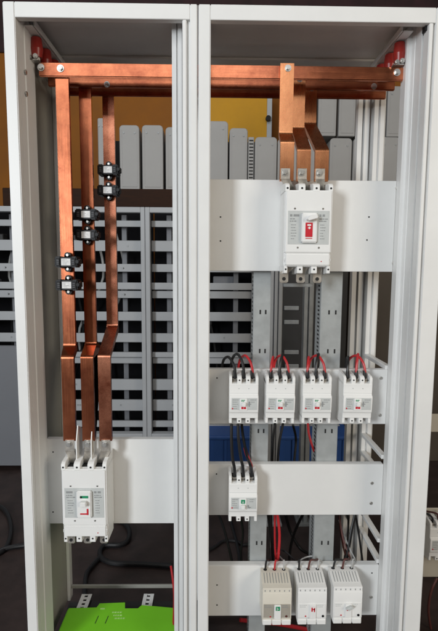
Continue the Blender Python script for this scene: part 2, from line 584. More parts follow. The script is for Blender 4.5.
# three short droppers of the wide cabinet
right_lower = [(287.2, 160), (304, 160), (322, 160)]
rk = [(134, 141), (128.5, 148.5), (124, 149)]
rt = [YB[0] - .011, YB[1] - .011, YB[2] - .011]
labr = ['short cranked copper bar bolted in front of the front busbar',
        'short cranked copper bar between its two neighbours above the upper breaker',
        'short cranked copper bar with the deepest step above the upper breaker']
right_x = []
for i in range(3):
    xc = PX(*right_lower[i], YT)
    right_x.append(xc)
    za = PZ(300, rk[i][0], rt[i]); zb_ = PZ(300, rk[i][1], YT)
    ze = PZ(300, 181, YT)
    t = thing('copper_dropper', labr[i], 'copper bar', (xc, rt[i], ze), 'copper bars dropping to the large breakers')
    ztop = zb1 + .001
    path = arc_path([(rt[i], ztop), (rt[i], za), (YT, zb_), (YT, ze)], .006)
    MB().ribbon(path, .0105, xc - BW / 2 - .001, xc + BW / 2 + .001).obj('bar', 'copper_new', t)
    MB().bolt((xc + .002, rt[i], (zb0 + zb1) / 2 + .006), .0058).obj('bolt', 'zinc', t)


# ------------------------------------------------------------------ black sensors on the left droppers
def sensor(px, py, yface, label):
    c = P(px, py, yface - .02)
    x, z = c.x, c.z
    t = thing('current_sensor', label, 'sensor', (x, yface, z), 'black current sensors clipped on the copper bars')
    mb = MB()
    wd, hh = .058, .029
    mb.box(x - wd / 2, x - .0125, yface - .030, yface + .012, z - hh / 2, z + hh / 2, .003, 2)
    mb.box(x + .0125, x + wd / 2, yface - .030, yface + .012, z - hh / 2, z + hh / 2, .003, 2)
    mb.box(x - .0135, x + .0135, yface - .026, yface - .002, z - hh / 2 + .001, z + hh / 2 - .001, .001)
    mb.box(x - wd / 2 + .004, x - .016, yface - .0315, yface - .029, z - .009, z + .009, .001)
    mb.box(x + .016, x + wd / 2 - .004, yface - .0315, yface - .029, z - .009, z + .009, .001)
    mb.box(x + wd / 2 - .002, x + wd / 2 + .005, yface - .026, yface + .004, z - .009, z + .011, .004, 3)
    mb.cyl((x + wd / 2 + .0005, yface - .026, z + .001), (0, -1, 0), .0045, .0035, 14)
    mb.obj('body', 'black', t)
    mb = MB()
    for s in (-1, 1):
        mb.cyl((x, yface - .012, z + s * (hh / 2 + .003)), (0, 1, 0), .0085, .01, 16)
        mb.box(x - .0085, x + .0085, yface - .012, yface - .002, z + s * (hh / 2 - .003), z + s * (hh / 2 + .003))
    mb.obj('fixing_lug', 'black', t)
    for s in (-1, 1):
        MB().cyl((x, yface - .012, z + s * (hh / 2 + .004)), (0, -1, 0), .0034, .003, 12, bev=.001).obj('screw', 'zinc', t)
    st = MB().box(x - .0122, x + .0122, yface - .0272, yface - .0258, z - .009, z + .009, .0004).obj('sticker', 'sticker', t)
    mb = MB()
    for k in range(4):
        zz = z + .0055 - k * .0036
        mb.box(x - .009, x - .009 + random.uniform(.006, .016), yface - .0275, yface - .0271, zz, zz + .0009)
    mb.obj('print', 'print', st)
    mb = MB()
    for s in (-1, 1):
        for k in range(3):
            zz = z - .006 + k * .005
            mb.box(x + s * .0195 - .003, x + s * .0195 + .003, yface - .0318, yface - .0314, zz, zz + .0008)
    mb.obj('moulded_mark', 'slate', t)
    return t


sensor(108.2, 170, tops[2], 'upper black sensor on the scratched copper bar, highest of all')
sensor(108.0, 190.5, tops[2], 'black sensor just under the highest one on the scratched copper bar')
sensor(86.3, 214.5, tops[1], 'upper black sensor on the middle copper bar')
sensor(86.5, 235, tops[1], 'lower black sensor on the middle copper bar')
sensor(66.6, 262, tops[0], 'upper black sensor on the copper bar nearest the left panel')
sensor(67.4, 285, tops[0], 'lowest black sensor, on the copper bar nearest the left panel')


# ------------------------------------------------------------------ breakers
def text_rows(mb, x0, x1, z, y, n, step, h, full=.9):
    for k in range(n):
        zz = z - k * step
        x = x0
        while x < x0 + (x1 - x0) * random.uniform(full * .6, full):
            wd = random.uniform(h * .8, h * 3.0)
            mb.box(x, min(x + wd, x1), y - .0003, y + .0002, zz - h, zz)
            x += wd + h * .5


def large_breaker(cx, ztop, label, state):
    """ztop: top of the front cover"""
    wd, hh, dp = .119, .186, .088
    yf = PY - dp
    x0, x1 = cx - wd / 2, cx + wd / 2
    z1 = ztop; z0 = ztop - hh
    t = thing('circuit_breaker', label, 'circuit breaker', (cx, PY, z0), 'large moulded case breakers')
    mb = MB()
    mb.box(x0, x1, yf + .012, PY - .0005, z0 - .002, z1 + .002, .002, 2)
    mb.box(x0 + .001, x1 - .001, yf + .004, yf + .02, z0 + .032, z1 + .001, .003, 2)
    # pole walls above and below, sloping back
    pw = .011
    cs = [x0 + pw / 2, x0 + pw / 2 + (wd - pw) / 3, x0 + pw / 2 + (wd - pw) * 2 / 3, x1 - pw / 2]
    for c in cs:
        a, b = c - pw / 2, c + pw / 2
        if c in cs[1:3]: a -= .003; b += .003
        mb.prism([(yf + .006, z1 - .002), (yf + .006, z1 + .013), (yf + .014, z1 + .019), (PY - .004, z1 + .026), (PY - .004, z1 - .002)], a, b, 'x', .001)
        mb.prism([(yf + .010, z0 + .006), (yf + .010, z0 - .018), (PY - .02, z0 - .022), (PY - .006, z0 - .022), (PY - .006, z0 + .006)], a + .001, b - .001, 'x', .001)
    mb.obj('case', 'white', t)
    # lower cover
    MB().box(x0 + .003, x1 - .003, yf + .0035, yf + .018, z0 + .001, z0 + .0315, .0025, 2).box(
        x0 + .001, x0 + .0045, yf + .006, yf + .02, z0 + .012, z0 + .020, .001).box(
        x1 - .0045, x1 - .001, yf + .006, yf + .02, z0 + .012, z0 + .020, .001).obj('terminal_cover', 'white', t)
    # holes and screws
    mb = MB()
    for c in cs:
        mb.cyl((c, yf + .0058, z1 + .006), (0, -1, 0), .0026, .0004, 12)
        mb.cyl((c, yf + .0098, z0 - .008), (0, -1, 0), .0024, .0004, 12)
    for i in range(3):
        m_ = (cs[i] + cs[i + 1]) / 2
        mb.box(m_ - .011, m_ + .011, yf + .02, PY - .012, z1 + .0021, z1 + .0026)
    mb.obj('screw_hole', 'hole', t)
    for sx, zz in ((-.035, z1 - .044), (.035, z1 - .044), (-.026, z0 + .046), (.027, z0 + .046)):
        s = MB().cyl((cx + sx, yf + .0042, zz), (0, -1, 0), .0026, .0012, 12, bev=.0005).obj('screw', 'zinc', t)
        MB().box(cx + sx - .0016, cx + sx + .0016, yf + .0026, yf + .0031, zz - .0004, zz + .0004).obj('slot', 'hole', s)
    # face label
    la, lb = z1 - .049, z0 + .054
    y = yf + .0034
    fp = MB().box(cx - .052, cx + .052, y, yf + .006, lb, la, .0008).obj('face_label', 'label', t)
    for a, b in ((cx - .047, cx - .024), (cx + .026, cx + .048)):
        mb = MB()
        text_rows(mb, a, b, la - .009, y, 1, 1, .0056, 1.0)
        text_rows(mb, a, b, la - .019, y, 2, .0055, .0026, .9)
        text_rows(mb, a + .003, b - .003, la - .034, y, 6, .0068, .0018, .75)
        mb.obj('print', 'print', fp)
    # toggle housing
    ha, hb = la - .006, lb + .004
    mb = MB()
    mb.box(cx - .0185, cx + .0205, yf - .005, yf + .005, hb, ha, .0025, 2)
    th = mb.obj('toggle_housing', 'white', t)
    if state == 'off':
        MB().prism([(cx - .009, ha - .016), (cx + .002, ha - .006), (cx + .018, ha - .006), (cx + .019, ha - .014), (cx - .004, ha - .021)], yf - .019, yf - .004, 'y', .0015).obj('toggle', 'white', t)
        MB().box(cx - .0095, cx + .0085, yf - .0062, yf - .004, hb + .014, ha - .024, .0006).obj('window', 'red', th)
        MB().box(cx - .005, cx + .004, yf - .0067, yf - .006, ha - .032, ha - .028).box(
            cx - .0014, cx + .0014, yf - .0067, yf - .006, ha - .040, ha - .034).box(
            cx - .0035, cx + .0035, yf - .0066, yf - .0061, ha - .038, ha - .036).obj('mark', 'white', th)
        mb = MB()
        mb.box(cx - .009, cx + .008, yf - .0055, yf - .005, hb + .0095, hb + .0115)
        mb.obj('red_line', 'red', th)
    else:
        MB().box(cx - .0085, cx + .013, yf - .0062, yf - .004, ha - .018, ha - .0115, .0005).obj('window', 'green', th)
        MB().cyl((cx - .0055, yf - .0062, ha - .0147), (0, -1, 0), .003, .0006, 12).obj('mark', 'black', th)
        MB().box(cx - .007, cx + .010, yf - .018, yf - .004, ha - .036, ha - .024, .002, 2).obj('toggle', 'white', t)
        MB().box(cx - .009, cx + .011, yf - .0058, yf - .004, hb + .010, hb + .0135).box(
            cx + .0085, cx + .0125, yf - .0064, yf - .004, hb + .0095, hb + .026).obj('red_mark', 'red', th)
    # small red dot at bottom right
    MB().cyl((cx + .034, yf + .0032, z0 + .012), (0, -1, 0), .0014, .0005, 10).obj('dot', 'red', t)
    mids = [(cs[i] + cs[i + 1]) / 2 for i in range(3)]
    return t, mids, z0, z1, yf


def lug(t, xt, zt, xb, zb_, zbot, yt, ybk, w=.024):
    """tinned strap from the bolt plate on the copper end down into the terminal recess"""
    mb = MB()
    mb.box(xt - w / 2, xt + w / 2, yt - .0035, yt - .0004, zb_, zt, .0008)
    bm = mb.bm
    A = [(xt - w / 2, yt - .0035, zb_), (xt + w / 2, yt - .0035, zb_), (xt + w / 2, yt - .0006, zb_), (xt - w / 2, yt - .0006, zb_)]
    w2 = w * .42
    B = [(xb - w2, ybk, zbot), (xb + w2, ybk, zbot), (xb + w2, ybk + .003, zbot), (xb - w2, ybk + .003, zbot)]
    a = [bm.verts.new(p) for p in A]; b = [bm.verts.new(p) for p in B]
    bm.faces.new(a); bm.faces.new(b[::-1])
    for i in range(4): bm.faces.new((a[i], b[i], b[(i + 1) % 4], a[(i + 1) % 4]))
    o = mb.obj('terminal_lug', 'tin', t)
    MB().bolt((xt - .002, yt - .0036, zt - w * .45), .0062, .004).obj('bolt', 'zinc', o)


def bottom_lug(t, xa, z_a, xt, z_t, y, w=.023):
    """tinned tab with a hole hanging under the breaker"""
    mb = MB()
    poly = [(xa - w * .38, z_a), (xa + w * .38, z_a), (xt + w / 2, z_a - .014), (xt + w / 2, z_t + .004), (xt + w / 2 - .004, z_t), (xt - w / 2 + .004, z_t), (xt - w / 2, z_t + .004), (xt - w / 2, z_a - .014)]
    mb.prism(poly, y, y + .004, 'y', .0008)
    o = mb.obj('terminal_lug', 'tin', t)
    MB().cyl((xt, y, z_t + .0105), (0, -1, 0), .0048, .0004, 16).obj('lug_hole', 'hole', o)


# upper right breaker, switched off
cxr = (PX(284.3, 230, .03) + PX(332, 230, .03)) / 2
ztr = PZ(308, 190.5, .026)
br, mids, z0, z1, yf = large_breaker(cxr, ztr, 'large white three-pole breaker with red window on the uppermost plate', 'off')
for i in range(3):
    lug(br, right_x[i] - .004, PZ(300, 168.5, YT), mids[i], PZ(300, 179.5, YT), z1 + .003, YT, YT + .012)
    bottom_lug(br, mids[i], z0 - .003, PX((284, 300.7, 317.3)[i], 277, yf + .035), PZ(300, 283, yf + .035), yf + .035)
# lower left breaker, switched on
cxl = (PX(61.8, 500, .03) + PX(107.6, 500, .03)) / 2
ztl = PZ(85, 470, .026)
bl, mids, z0, z1, yf = large_breaker(cxl, ztl, 'large white three-pole breaker with green window in the narrow cabinet', 'on')
for i in range(3):
    lug(bl, left_x[i] + .001, PZ(85, 439.5, YT), mids[i], PZ(85, 451, YT), z1 + .004, YT, YT + .004)
    bottom_lug(bl, mids[i] - .0, z0 - .002, PX((71, 87.6, 104)[i], 540, yf + .05), PZ(85, 543.5, yf + .05), yf + .05)
for px in (78.9, 93.4):
    x = PX(px, 450, .07)
    MB().prism([(PY - .008, z1), (YT - .012, z1), (YT - .010, PZ(85, 440, .06)), (YT + .006, PZ(85, 426, .06)), (PY - .008, PZ(85, 432, .07))], x - .0012, x + .0012, 'x').obj('phase_barrier', 'white', bl)


def small_breaker(cx, ztop, label, group, window, cover='white', lab_m='label', top_ribs=False):
    """compact three-pole breaker; ztop = top of pole walls at the front"""
    wd, hh, dp = .077, .128, .066
    yf = PY - dp
    x0, x1 = cx - wd / 2, cx + wd / 2
    z1 = ztop; z0 = z1 - hh
    t = thing('circuit_breaker', label, 'circuit breaker', (cx, PY, z0), group)
    mb = MB()
    zt = z1 - .018; zl = z0 + .016
    prof = [(PY - .0005, zl), (PY - .0005, zt + .006), (yf + .012, zt), (yf + .006, zt - .002), (yf + .006, zt - .030), (yf, zt - .034), (yf, z0 + .034), (yf + .004, z0 + .030), (yf + .004, zl)]
    mb.prism(prof, x0, x1, 'x', .0012)
    pw = .0075
    cs = [x0 + pw / 2, x0 + pw / 2 + (wd - pw) / 3, x0 + pw / 2 + (wd - pw) * 2 / 3, x1 - pw / 2]
    for k, c in enumerate(cs):
        a, b = c - pw / 2, c + pw / 2
        if k in (1, 2): a -= .0022; b += .0022
        mb.prism([(yf + .0075, zt - .004), (yf + .0075, z1 - .005), (yf + .014, z1), (PY - .006, z1 + .006), (PY - .006, zt - .004)], a, b, 'x', .0008)
        mb.prism([(yf + .006, zl + .004), (yf + .006, z0 + .002), (yf + .012, z0), (PY - .006, z0 - .004), (PY - .006, zl + .004)], a, b, 'x', .0008)
    mb.obj('case', 'white', t)
    mb = MB()
    for k in (1, 2):
        mb.cyl((cs[k], yf + .0074, z1 - .010), (0, -1, 0), .0022, .0004, 10)
        mb.cyl((cs[k], yf + .0059, z0 + .008), (0, -1, 0), .0021, .0004, 10)
    mb.obj('screw_hole', 'hole', t)
    for i in range(3):
        m_ = (cs[i] + cs[i + 1]) / 2
        q = MB().box(m_ - .006, m_ + .006, yf + .018, yf + .026, zt - .001, zt + .010, .001).cyl((m_, yf + .018, zt + .005), (0, -1, 0), .0042, .003, 8).obj('terminal', 'tin', t)
        MB().box(m_ - .0075, m_ + .0075, yf + .0135, PY - .01, zt + .0061, zt + .0066).obj('recess', 'hole', q)
    # faint circles and seam on the upper cover
    mb = MB()
    for s in (-1, 1):
        mb.cyl((cx + s * .013, yf + .0059, zt - .014), (0, -1, 0), .0016, .0003, 10)
    mb.box(x0 + .001, x1 - .001, yf + .0056, yf + .0062, zt - .0268, zt - .0262)
    mb.obj('moulded_mark', 'label', t)
    la, lb = zt - .038, z0 + .040
    fp = MB().box(x0 + .006, x1 - .003, yf - .0006, yf + .002, lb, la, .0005).obj('face_label', lab_m, t)
    mb = MB()
    text_rows(mb, x0 + .009, cx - .014, la - .004, yf - .0006, 5, .0058, .0016, .9)
    mb.obj('print', 'print', fp)
    mb = MB()
    text_rows(mb, cx + .017, x1 - .006, la - .004, yf - .0006, 2, .0058, .0016, .9)
    mb.obj('print', 'print', fp)
    hz = MB().box(cx - .0115, cx + .0095, yf - .0035, yf + .002, lb - .001, la - .001, .0015, 2).obj('toggle_housing', 'white', t)
    zc = (la + lb) / 2
    if window == 'both':
        mb = MB()
        text_rows(mb, cx - .007, cx + .006, zc + .012, yf - .0036, 2, .0025, .0019, 1)
        mb.obj('green_mark', 'green', hz)
        MB().box(cx - .006, cx + .005, yf - .011, yf - .003, zc - .004, zc + .006, .0015, 2).obj('toggle', 'white', hz)
        mb = MB()
        mb.box(cx - .0068, cx - .0015, yf - .0042, yf - .003, zc - .0125, zc - .0065)
        mb.box(cx - .0005, cx + .0055, yf - .0042, yf - .003, zc - .0125, zc - .0070)
        mb.obj('red_mark', 'red', hz)
        MB().box(cx + .0125, cx + .0155, yf - .002, yf, zc - .007, zc + .007, .0008).box(cx + .012, cx + .019, yf - .0018, yf, zc - .001, zc + .001).obj('trip_lever', 'print', t)
    else:
        MB().box(cx - .006, cx + .005, yf - .0042, yf - .003, zc + .001, zc + .012, .0004).obj('window', 'green', hz)
        MB().box(cx - .003, cx + .002, yf - .0046, yf - .004, zc + .005, zc + .0065).box(cx - .001, cx + .000, yf - .0046, yf - .004, zc + .003, zc + .009).obj('mark', 'white', hz)
        MB().box(cx - .006, cx + .005, yf - .011, yf - .003, zc - .012, zc - .001, .0015, 2).obj('toggle', 'white', hz)
        MB().tube([(cx + .013, yf - .002, zc - .004), (cx + .015, yf - .002, zc - .011), (cx + .020, yf - .002, zc - .010)], .0012, 6).obj('trip_lever', 'print', t)
    MB().cyl((x0 + .0085, yf - .0006, lb + .004), (0, -1, 0), .0019, .0012, 10).obj('test_button', 'red', t)
    return t, [(cs[i] + cs[i + 1]) / 2 for i in range(3)], z0, z1, yf


def cable(pts, r, m, label, group=None):
    o = MB().tube(pts, r, 10).obj('cable', m)
    mn = Vector(pts[0])
    for v in o.data.vertices: v.co -= mn
    o.location = mn
    return tag(o, label, 'cable', group)


row_y = 376.5
rowc = [(244.0, 'white small breaker at the left end of the four, black cables below it'),
        (280.4, 'white small breaker second in the row of four, beside the one at the left end'),
        (317.2, 'white small breaker third in the row of four, red cable leaving below it'),
        (357.8, 'white small breaker at the right end of the row of four, nearest the right post')]
yfs = PY - .066
proto = None
pos = []
for px, lab_ in rowc:
    q = P(px, row_y, yfs + .008)
    if proto is None:
        proto, sm, sz0, sz1, syf = small_breaker(q.x, q.z, lab_, 'row of four small breakers', 'both')
        px0 = q.x; pz0 = q.z
    else:
        cpy = copy_tree(proto, (q.x, PY, sz0 + (q.z - pz0)), lab_)
        cpy.rotation_euler.y = math.radians(random.uniform(-.7, .7))
    pos.append((q.x, q.z))
offs = [m_ - px0 for m_ in sm]
GR = 'cables looping into the row of four breakers'
ztp = PZ(300, 369.5, PY)
ord4 = ('left end', 'second', 'third', 'right end')
for bi, (x, z) in enumerate(pos):
    reds = {0: [2], 1: [0, 2], 2: [0, 2], 3: [1, 2]}[bi]
    for k, o_ in enumerate(offs):
        xx = x + o_
        yt = yfs + .022
        # ferrule sleeve is black and stands in the terminal, the conductor arches back over the plate edge
        dz = (.036, .044, .040)[k]
        sx = (-.035, -.028, -.030)[k] if k else -.03
        if bi in (1, 2, 3): sx = (.014, .020, -.026)[k]
        pts = [(xx, yt, z - .012), (xx, yt, z + .014), (xx + sx * .2, yt + .008, z + dz * .9), (xx + sx * .6, yt + .028, z + dz + .008), (xx + sx, PY + .018, z + dz * .7), (xx + sx * 1.15, PY + .032, z - .02), (xx + sx * 1.1, PY + .034, z - .09)]
        isred = k in reds
        pole = ('left', 'middle', 'right')[k]
        t = cable(pts, .0038 if not isred else .0034, 'redw' if isred else 'blackw',
                  f'{"red" if isred else "black"} looped cable in the {pole} pole of the {ord4[bi]} breaker of four', GR)
        MB().tube([(xx, yt, z - .014), (xx, yt, z + .002), (xx + sx * .04, yt + .001, z + .013)], .0046, 10).obj('sleeve', 'blackw', t)

# single breaker on the third plate
q = P(243.3, 476.5, yfs + .008)
sb, smid, bz0, bz1, byf = small_breaker(q.x, q.z, 'single white small breaker with green window alone on its plate', 'small breakers', 'green')
yt = yfs + .024
starts = [(231.5, 424, .075), (238, 424, .075), (247, 452, PY + .035)]
for k in range(3):
    xx = smid[k]
    s = P(*starts[k][:2], starts[k][2])
    if k < 2:
        pts = [s, P((231.5, 238.5)[k], 440, .07), P((232.5, 241)[k], 458, yt), (xx, yt, q.z + .016), (xx, yt, q.z - .012)]
    else:
        pts = [P(240, 405, .19), P(243, 436, .17), P(247.5, 457, .125), (xx - .003, yt + .01, q.z + .022), (xx, yt, q.z + .010), (xx, yt, q.z - .012)]
    cable(pts, .0042, 'blackw', ('black cable hanging down into the left pole of the single breaker', 'black cable hanging down into the middle pole of the single breaker',
                                 'black cable from behind the plate into the right pole of the single breaker')[k], 'cables into the single breaker')
cable([P(245, 448, .16), P(247, 455, .135), P(250.5, 464, .098), P(251, 467, .09)], .005, 'redw', 'short red cable sleeve at the right pole of the single breaker')
cable([P(308, 424, .085), P(309, 434, .11), P(313, 448, .15), P(317, 458, .2)], .0032, 'redw', 'red cable slanting down below the third breaker of four')
cable([P(275, 424, .085), P(273, 440, .14), P(272, 470, .2)], .0036, 'blackw', 'black cable dropping below the second breaker of four, left strand', 'cables below the second breaker')
cable([P(283, 424, .085), P(279, 445, .14), P(277, 475, .2)], .0036, 'blackw', 'black cable dropping below the second breaker of four, right strand', 'cables below the second breaker')


# three breakers of the bottom plate, with ribbed terminal shields on top
def low_breaker(cx, zfront, label, cover, lab_m, mark):
    """zfront: top edge of the front face"""
    wd, dp, hh = .080, .074, .104
    yf = PY - dp
    x0, x1 = cx - wd / 2, cx + wd / 2
    z1 = zfront; z0 = z1 - hh
    t = thing('circuit_breaker', label, 'circuit breaker', (cx, PY, z0), 'three breakers on the bottom plate')
    mb = MB()
    mb.prism([(PY - .0005, z0 + .004), (PY - .0005, z1 + .012), (PY - .022, z1 + .012), (yf + .016, z1 + .0015), (yf + .003, z1 - .001), (yf + .003, z1 - .014),
              (yf + .0018, z1 - .015), (yf + .0018, z0 + .014), (yf + .004, z0 + .012), (yf + .004, z0)], x0, x1, 'x', .0012)
    mb.obj('case', cover, t)
    mb = MB()
    # bottom pole row
    pw = wd / 3
    for k in range(3):
        mb.box(x0 + k * pw + .001, x0 + (k + 1) * pw - .001, yf + .0005, yf + .03, z0 - .004, z0 + .011, .0015)
    mb.obj('bottom_poles', 'white', t)
    # grooves of the shield, sloping backwards
    mb = MB()
    for k in range(10):
        if k in (0,): continue
        x = x0 + wd * k / 10
        mb.prism([(yf + .020, z1 + .0022), (PY - .024, z1 + .0114), (PY - .024, z1 + .0124), (yf + .020, z1 + .0034)], x - .0007, x + .0007, 'x')
    mb.obj('shield_groove', 'print', t)
    for k in range(3):
        m_ = x0 + pw * (k + .5)
        MB().cyl((m_, PY - .010, z1 + .0118), (0, 0, 1), .0052, .0008, 12).obj('cable_entry', 'hole', t)
    # numbers strip marks under the top edge and above the bottom edge
    mb = MB()
    for k in range(6):
        xx = x0 + wd * (k + .5) / 6
        mb.box(xx - .0012, xx + .0012, yf + .0026, yf + .0032, z1 - .010, z1 - .0055)
    mb.obj('pole_mark', 'print', t)
    la, lb = z1 - .046, z0 + .018
    fp = MB().box(x0 + .003, x1 - .003, yf + .0008, yf + .003, lb, la, .0005).obj('face_label', lab_m, t)
    mb = MB()
    text_rows(mb, x0 + .006, cx - .012, la - .003, yf + .0008, 2, .005, .0017, .9)
    mb.obj('print', 'print' if lab_m != 'white' else 'label', fp)
    mb = MB()
    text_rows(mb, cx + .014, x1 - .007, la - .003, yf + .0008, 2, .005, .0017, .9)
    mb.obj('print', 'print' if lab_m != 'white' else 'label', fp)
    hz = MB().box(cx - .008, cx + .011, yf - .003, yf + .002, lb - .002, la - .001, .0012, 2).obj('toggle_housing', 'white', t)
    if mark == 'green':
        MB().box(cx - .004, cx + .008, yf - .0036, yf - .002, la - .016, la - .004, .0004).obj('window', 'green', hz)
        MB().box(cx - .001, cx + .0045, yf - .004, yf - .0034, la - .011, la - .0095).box(cx - .001, cx + .0006, yf - .004, yf - .0034, la - .014, la - .006).obj('mark', 'white', hz)
    elif mark == 'red':
        MB().box(cx - .003, cx + .0005, yf - .0036, yf - .002, la - .020, la - .008).box(cx + .001, cx + .007, yf - .0036, yf - .002, la - .015, la - .012).box(
            cx + .004, cx + .007, yf - .0036, yf - .002, la - .021, la - .009).obj('mark', 'red', hz)
    else:
        MB().prism([(cx - .008, la - .010), (cx + .006, la - .003), (cx + .015, la - .007), (cx + .001, la - .015)], yf - .012, yf - .002, 'y', .001).obj('toggle', 'label', hz)
        MB().prism([(cx - .004, la - .013), (cx + .003, la - .018), (cx - .003, la - .021)], yf - .0036, yf - .002, 'y').obj('mark', 'red', hz)
    if lab_m != 'white':
        MB().cyl((x1 - .014, yf + .0006, lb + .005), (0, -1, 0), .0032, .001, 12).obj('test_button', 'brownw', t)
    else:
        MB().cyl((x1 - .010, yf + .0006, lb + .004), (0, -1, 0), .0034, .001, 14).obj('test_button', 'black', t)
    MB().cyl((x0 + .022, yf + .0006, lb + .004), (0, -1, 0), .002, .001, 10).obj('red_button', 'red', t)
    return t, [x0 + pw * (k + .5) for k in range(3)], z1


low = []
for px, py, lab_, cov, lm, mk in ((277.3, 588, 'cream breaker with green window on the bottom plate', 'cream', 'label_tan', 'green'),
                                  (312.6, 587.5, 'white breaker with red switch mark between two others on the bottom plate', 'white', 'white', 'red'),
                                  (348.2, 586.5, 'white breaker with slanted toggle on the bottom plate nearest the right post', 'white', 'white', 'slant')):
    q = P(px, py, PY - .07)
    low.append(low_breaker(q.x, q.z, lab_, cov, lm, mk))
GL = 'thin cables into the breakers of the bottom plate'
nm = ('cream breaker', 'red marked breaker', 'slanted toggle breaker')
zt4 = PZ(300, 565.5, PY)
src = [[[(269, 500, .19), (270, 540, .18), (270, 559, .14)], [(276, 500, .18), (279.5, 540, .17), (278, 559, .14)], [(270, 548, .22), (276, 553, .19), (283, 560, .14)]],
       [[(271, 500, .20), (273, 542, .21), (286, 552, .18), (297, 562, .14)], [(318.5, 500, .16), (318, 545, .15), (317.5, 559, .135)], [(296, 574, .16), (301, 560, .15), (315, 556, .145), (322, 562, .13)]],
       [[(358, 500, .20), (351, 530, .18), (345.5, 558, .14)], [(337, 500, .20), (343, 538, .17), (350, 558, .14)], [(339, 520, .20), (348, 545, .17), (355.5, 560, .135)]]]
cm = [['blackw', 'redw', 'greyw'], ['blackw', 'brownw', 'greyw'], ['blackw', 'brownw', 'greyw']]
cn = {'blackw': 'black', 'redw': 'red', 'greyw': 'grey', 'brownw': 'brown'}
for bi, (t_, ms, z) in enumerate(low):
    for k in range(3):
        e = Vector((ms[k], PY - .010, z + .010))
        pts = [P(*q_) for q_ in src[bi][k]]
        mid = Vector((e.x * .8 + pts[-1].x * .2, PY - .008, e.z + .028))
        cable(pts + [mid, e], .0028 if cm[bi][k] != 'greyw' else .0022, cm[bi][k],
              f'{cn[cm[bi][k]]} thin cable into the {("left", "middle", "right")[k]} pole of the {nm[bi]}', GL)
# bundle hanging behind the two lower plates
B2 = 'cables hanging between the two lower plates'
for k, (m_, a, b, c, r, lb_) in enumerate((
        ('redw', (276, 505), (279.5, 535), (277, 570), .0042, 'thick red cable of the hanging bundle behind the plates'),
        ('redw', (275, 505), (275, 540), (276.5, 572), .0034, 'thinner red cable of the hanging bundle behind the plates'),
        ('blackw', (271, 505), (271.5, 540), (274, 572), .0045, 'black cable of the hanging bundle behind the plates'),
        ('blackw', (267, 505), (273, 550), (284, 572), .004, 'black cable crossing out of the hanging bundle to the right'),
        ('blackw', (357, 505), (352, 530), (345, 572), .0038, 'black cable slanting behind the slanted toggle breaker'),
        ('blackw', (354, 505), (359, 535), (364, 572), .0034, 'black cable slanting away to the right side rails'),
        ('brownw', (338, 508), (343, 545), (351, 572), .003, 'brown cable slanting behind the bottom plate near the upright'))):
    cable([P(*a, .15 + .012 * k), P(*b, .16 + .012 * k), P(*c, .15 + .012 * k)], r, m_, lb_, B2)

B3 = 'loose dark cables behind the lower part of the wide cabinet'
for k, (pts_, r_, m_, lb_) in enumerate((
        ([(283, 505, .5), (290, 530, .55), (300, 548, .5), (312, 556, .5), (330, 575, .5)], .006, 'blackw', 'slack black cable behind the gap between the two uprights'),
        ([(312, 500, .45), (300, 520, .48), (291, 545, .5), (288, 580, .5)], .005, 'blackw', 'black cable hanging steeply just left of the second upright'),
        ([(345, 505, .3), (349, 525, .32), (347, 545, .3), (341, 580, .3)], .004, 'blackw', 'black cable hanging just right of the second upright'),
        ([(212, 505, .35), (221, 520, .36), (229, 548, .34), (236, 580, .3)], .0045, 'blackw', 'black cable falling past the lower left of the single breaker'),
        ([(236, 500, .3), (243, 530, .3), (241, 555, .3), (246, 585, .3)], .004, 'blackw', 'black cable falling just left of the first upright'),
        ([(293, 425, .3), (296, 440, .34), (294, 470, .3), (298, 500, .3)], .004, 'blackw', 'black cable falling in front of the blue crate between the uprights'),
        ([(240, 620, .2), (262, 622, .22), (290, 626, .24), (330, 634, .24)], .006, 'redw', 'red cable lying below the three lowest breakers'))):
    cable([P(*q_) for q_ in pts_], r_, m_, lb_, B3)

# ------------------------------------------------------------------ green box in the narrow cabinet
zt_ = .125
def onz(px, py, z):
    v = _f * F + RGT * (px - 219) + DWN * (py - 315.5)
    return CAM + v * ((z - CAM.z) / v.z)
gl, gr = onz(63, 607, zt_), onz(170.5, 609, zt_)
gx0, gx1 = fl + .0095, W1 - .052
gy1 = .215
g = thing('carton', 'bright lime green cardboard carton lying in the bottom of the narrow cabinet', 'box', ((gx0 + gx1) / 2, .1, ZB))
MB().box(gx0, gx1, .058, gy1, ZB + .006, zt_, .003, 2).obj('body', 'lime', g)
mb = MB()
xa, xb2 = gx0 + (gx1 - gx0) * .25, gx0 + (gx1 - gx0) * .50
mb.prism([(gx0 + .004, .06), (gx0 + .004, gy1 - .004), (xa, gy1 - .001), (xa + .005, gy1 + .016), (xb2 - .005, gy1 + .020), (xb2, gy1 - .006), (xb2 + .04, gy1 - .006), (xb2 + .05, gy1 + .008), (gx1 - .004, gy1 - .008), (gx1 - .004, .06)], zt_ + .0006, zt_ + .003, 'z', .0006)
f_ = mb.obj('flap', 'lime', g)
mb = MB()
for px in (96.5, 106.5):
    q = onz(px, 619, zt_ + .003)
    mb.prism([(q.x - .001, q.y - .018), (q.x + .001, q.y - .018), (q.x + .004, q.y + .012), (q.x + .002, q.y + .012)], zt_ + .0031, zt_ + .0036, 'z')
mb.obj('slit', 'hole', f_)
mb = MB()
for k in range(3):
    q = onz(112 + k * 1.2, 613 + 3 * k, zt_ + .003)
    x = q.x
    for j in range(4):
        wd = random.uniform(.004, .008)
        mb.box(x, x + wd, q.y, q.y + .005, zt_ + .0031, zt_ + .0035); x += wd + .002
q = onz(102, 609.5, zt_ + .003)
mb.box(q.x - .006, q.x + .008, q.y, q.y + .006, zt_ + .0031, zt_ + .0035)
mb.obj('print', 'lime_print', f_)
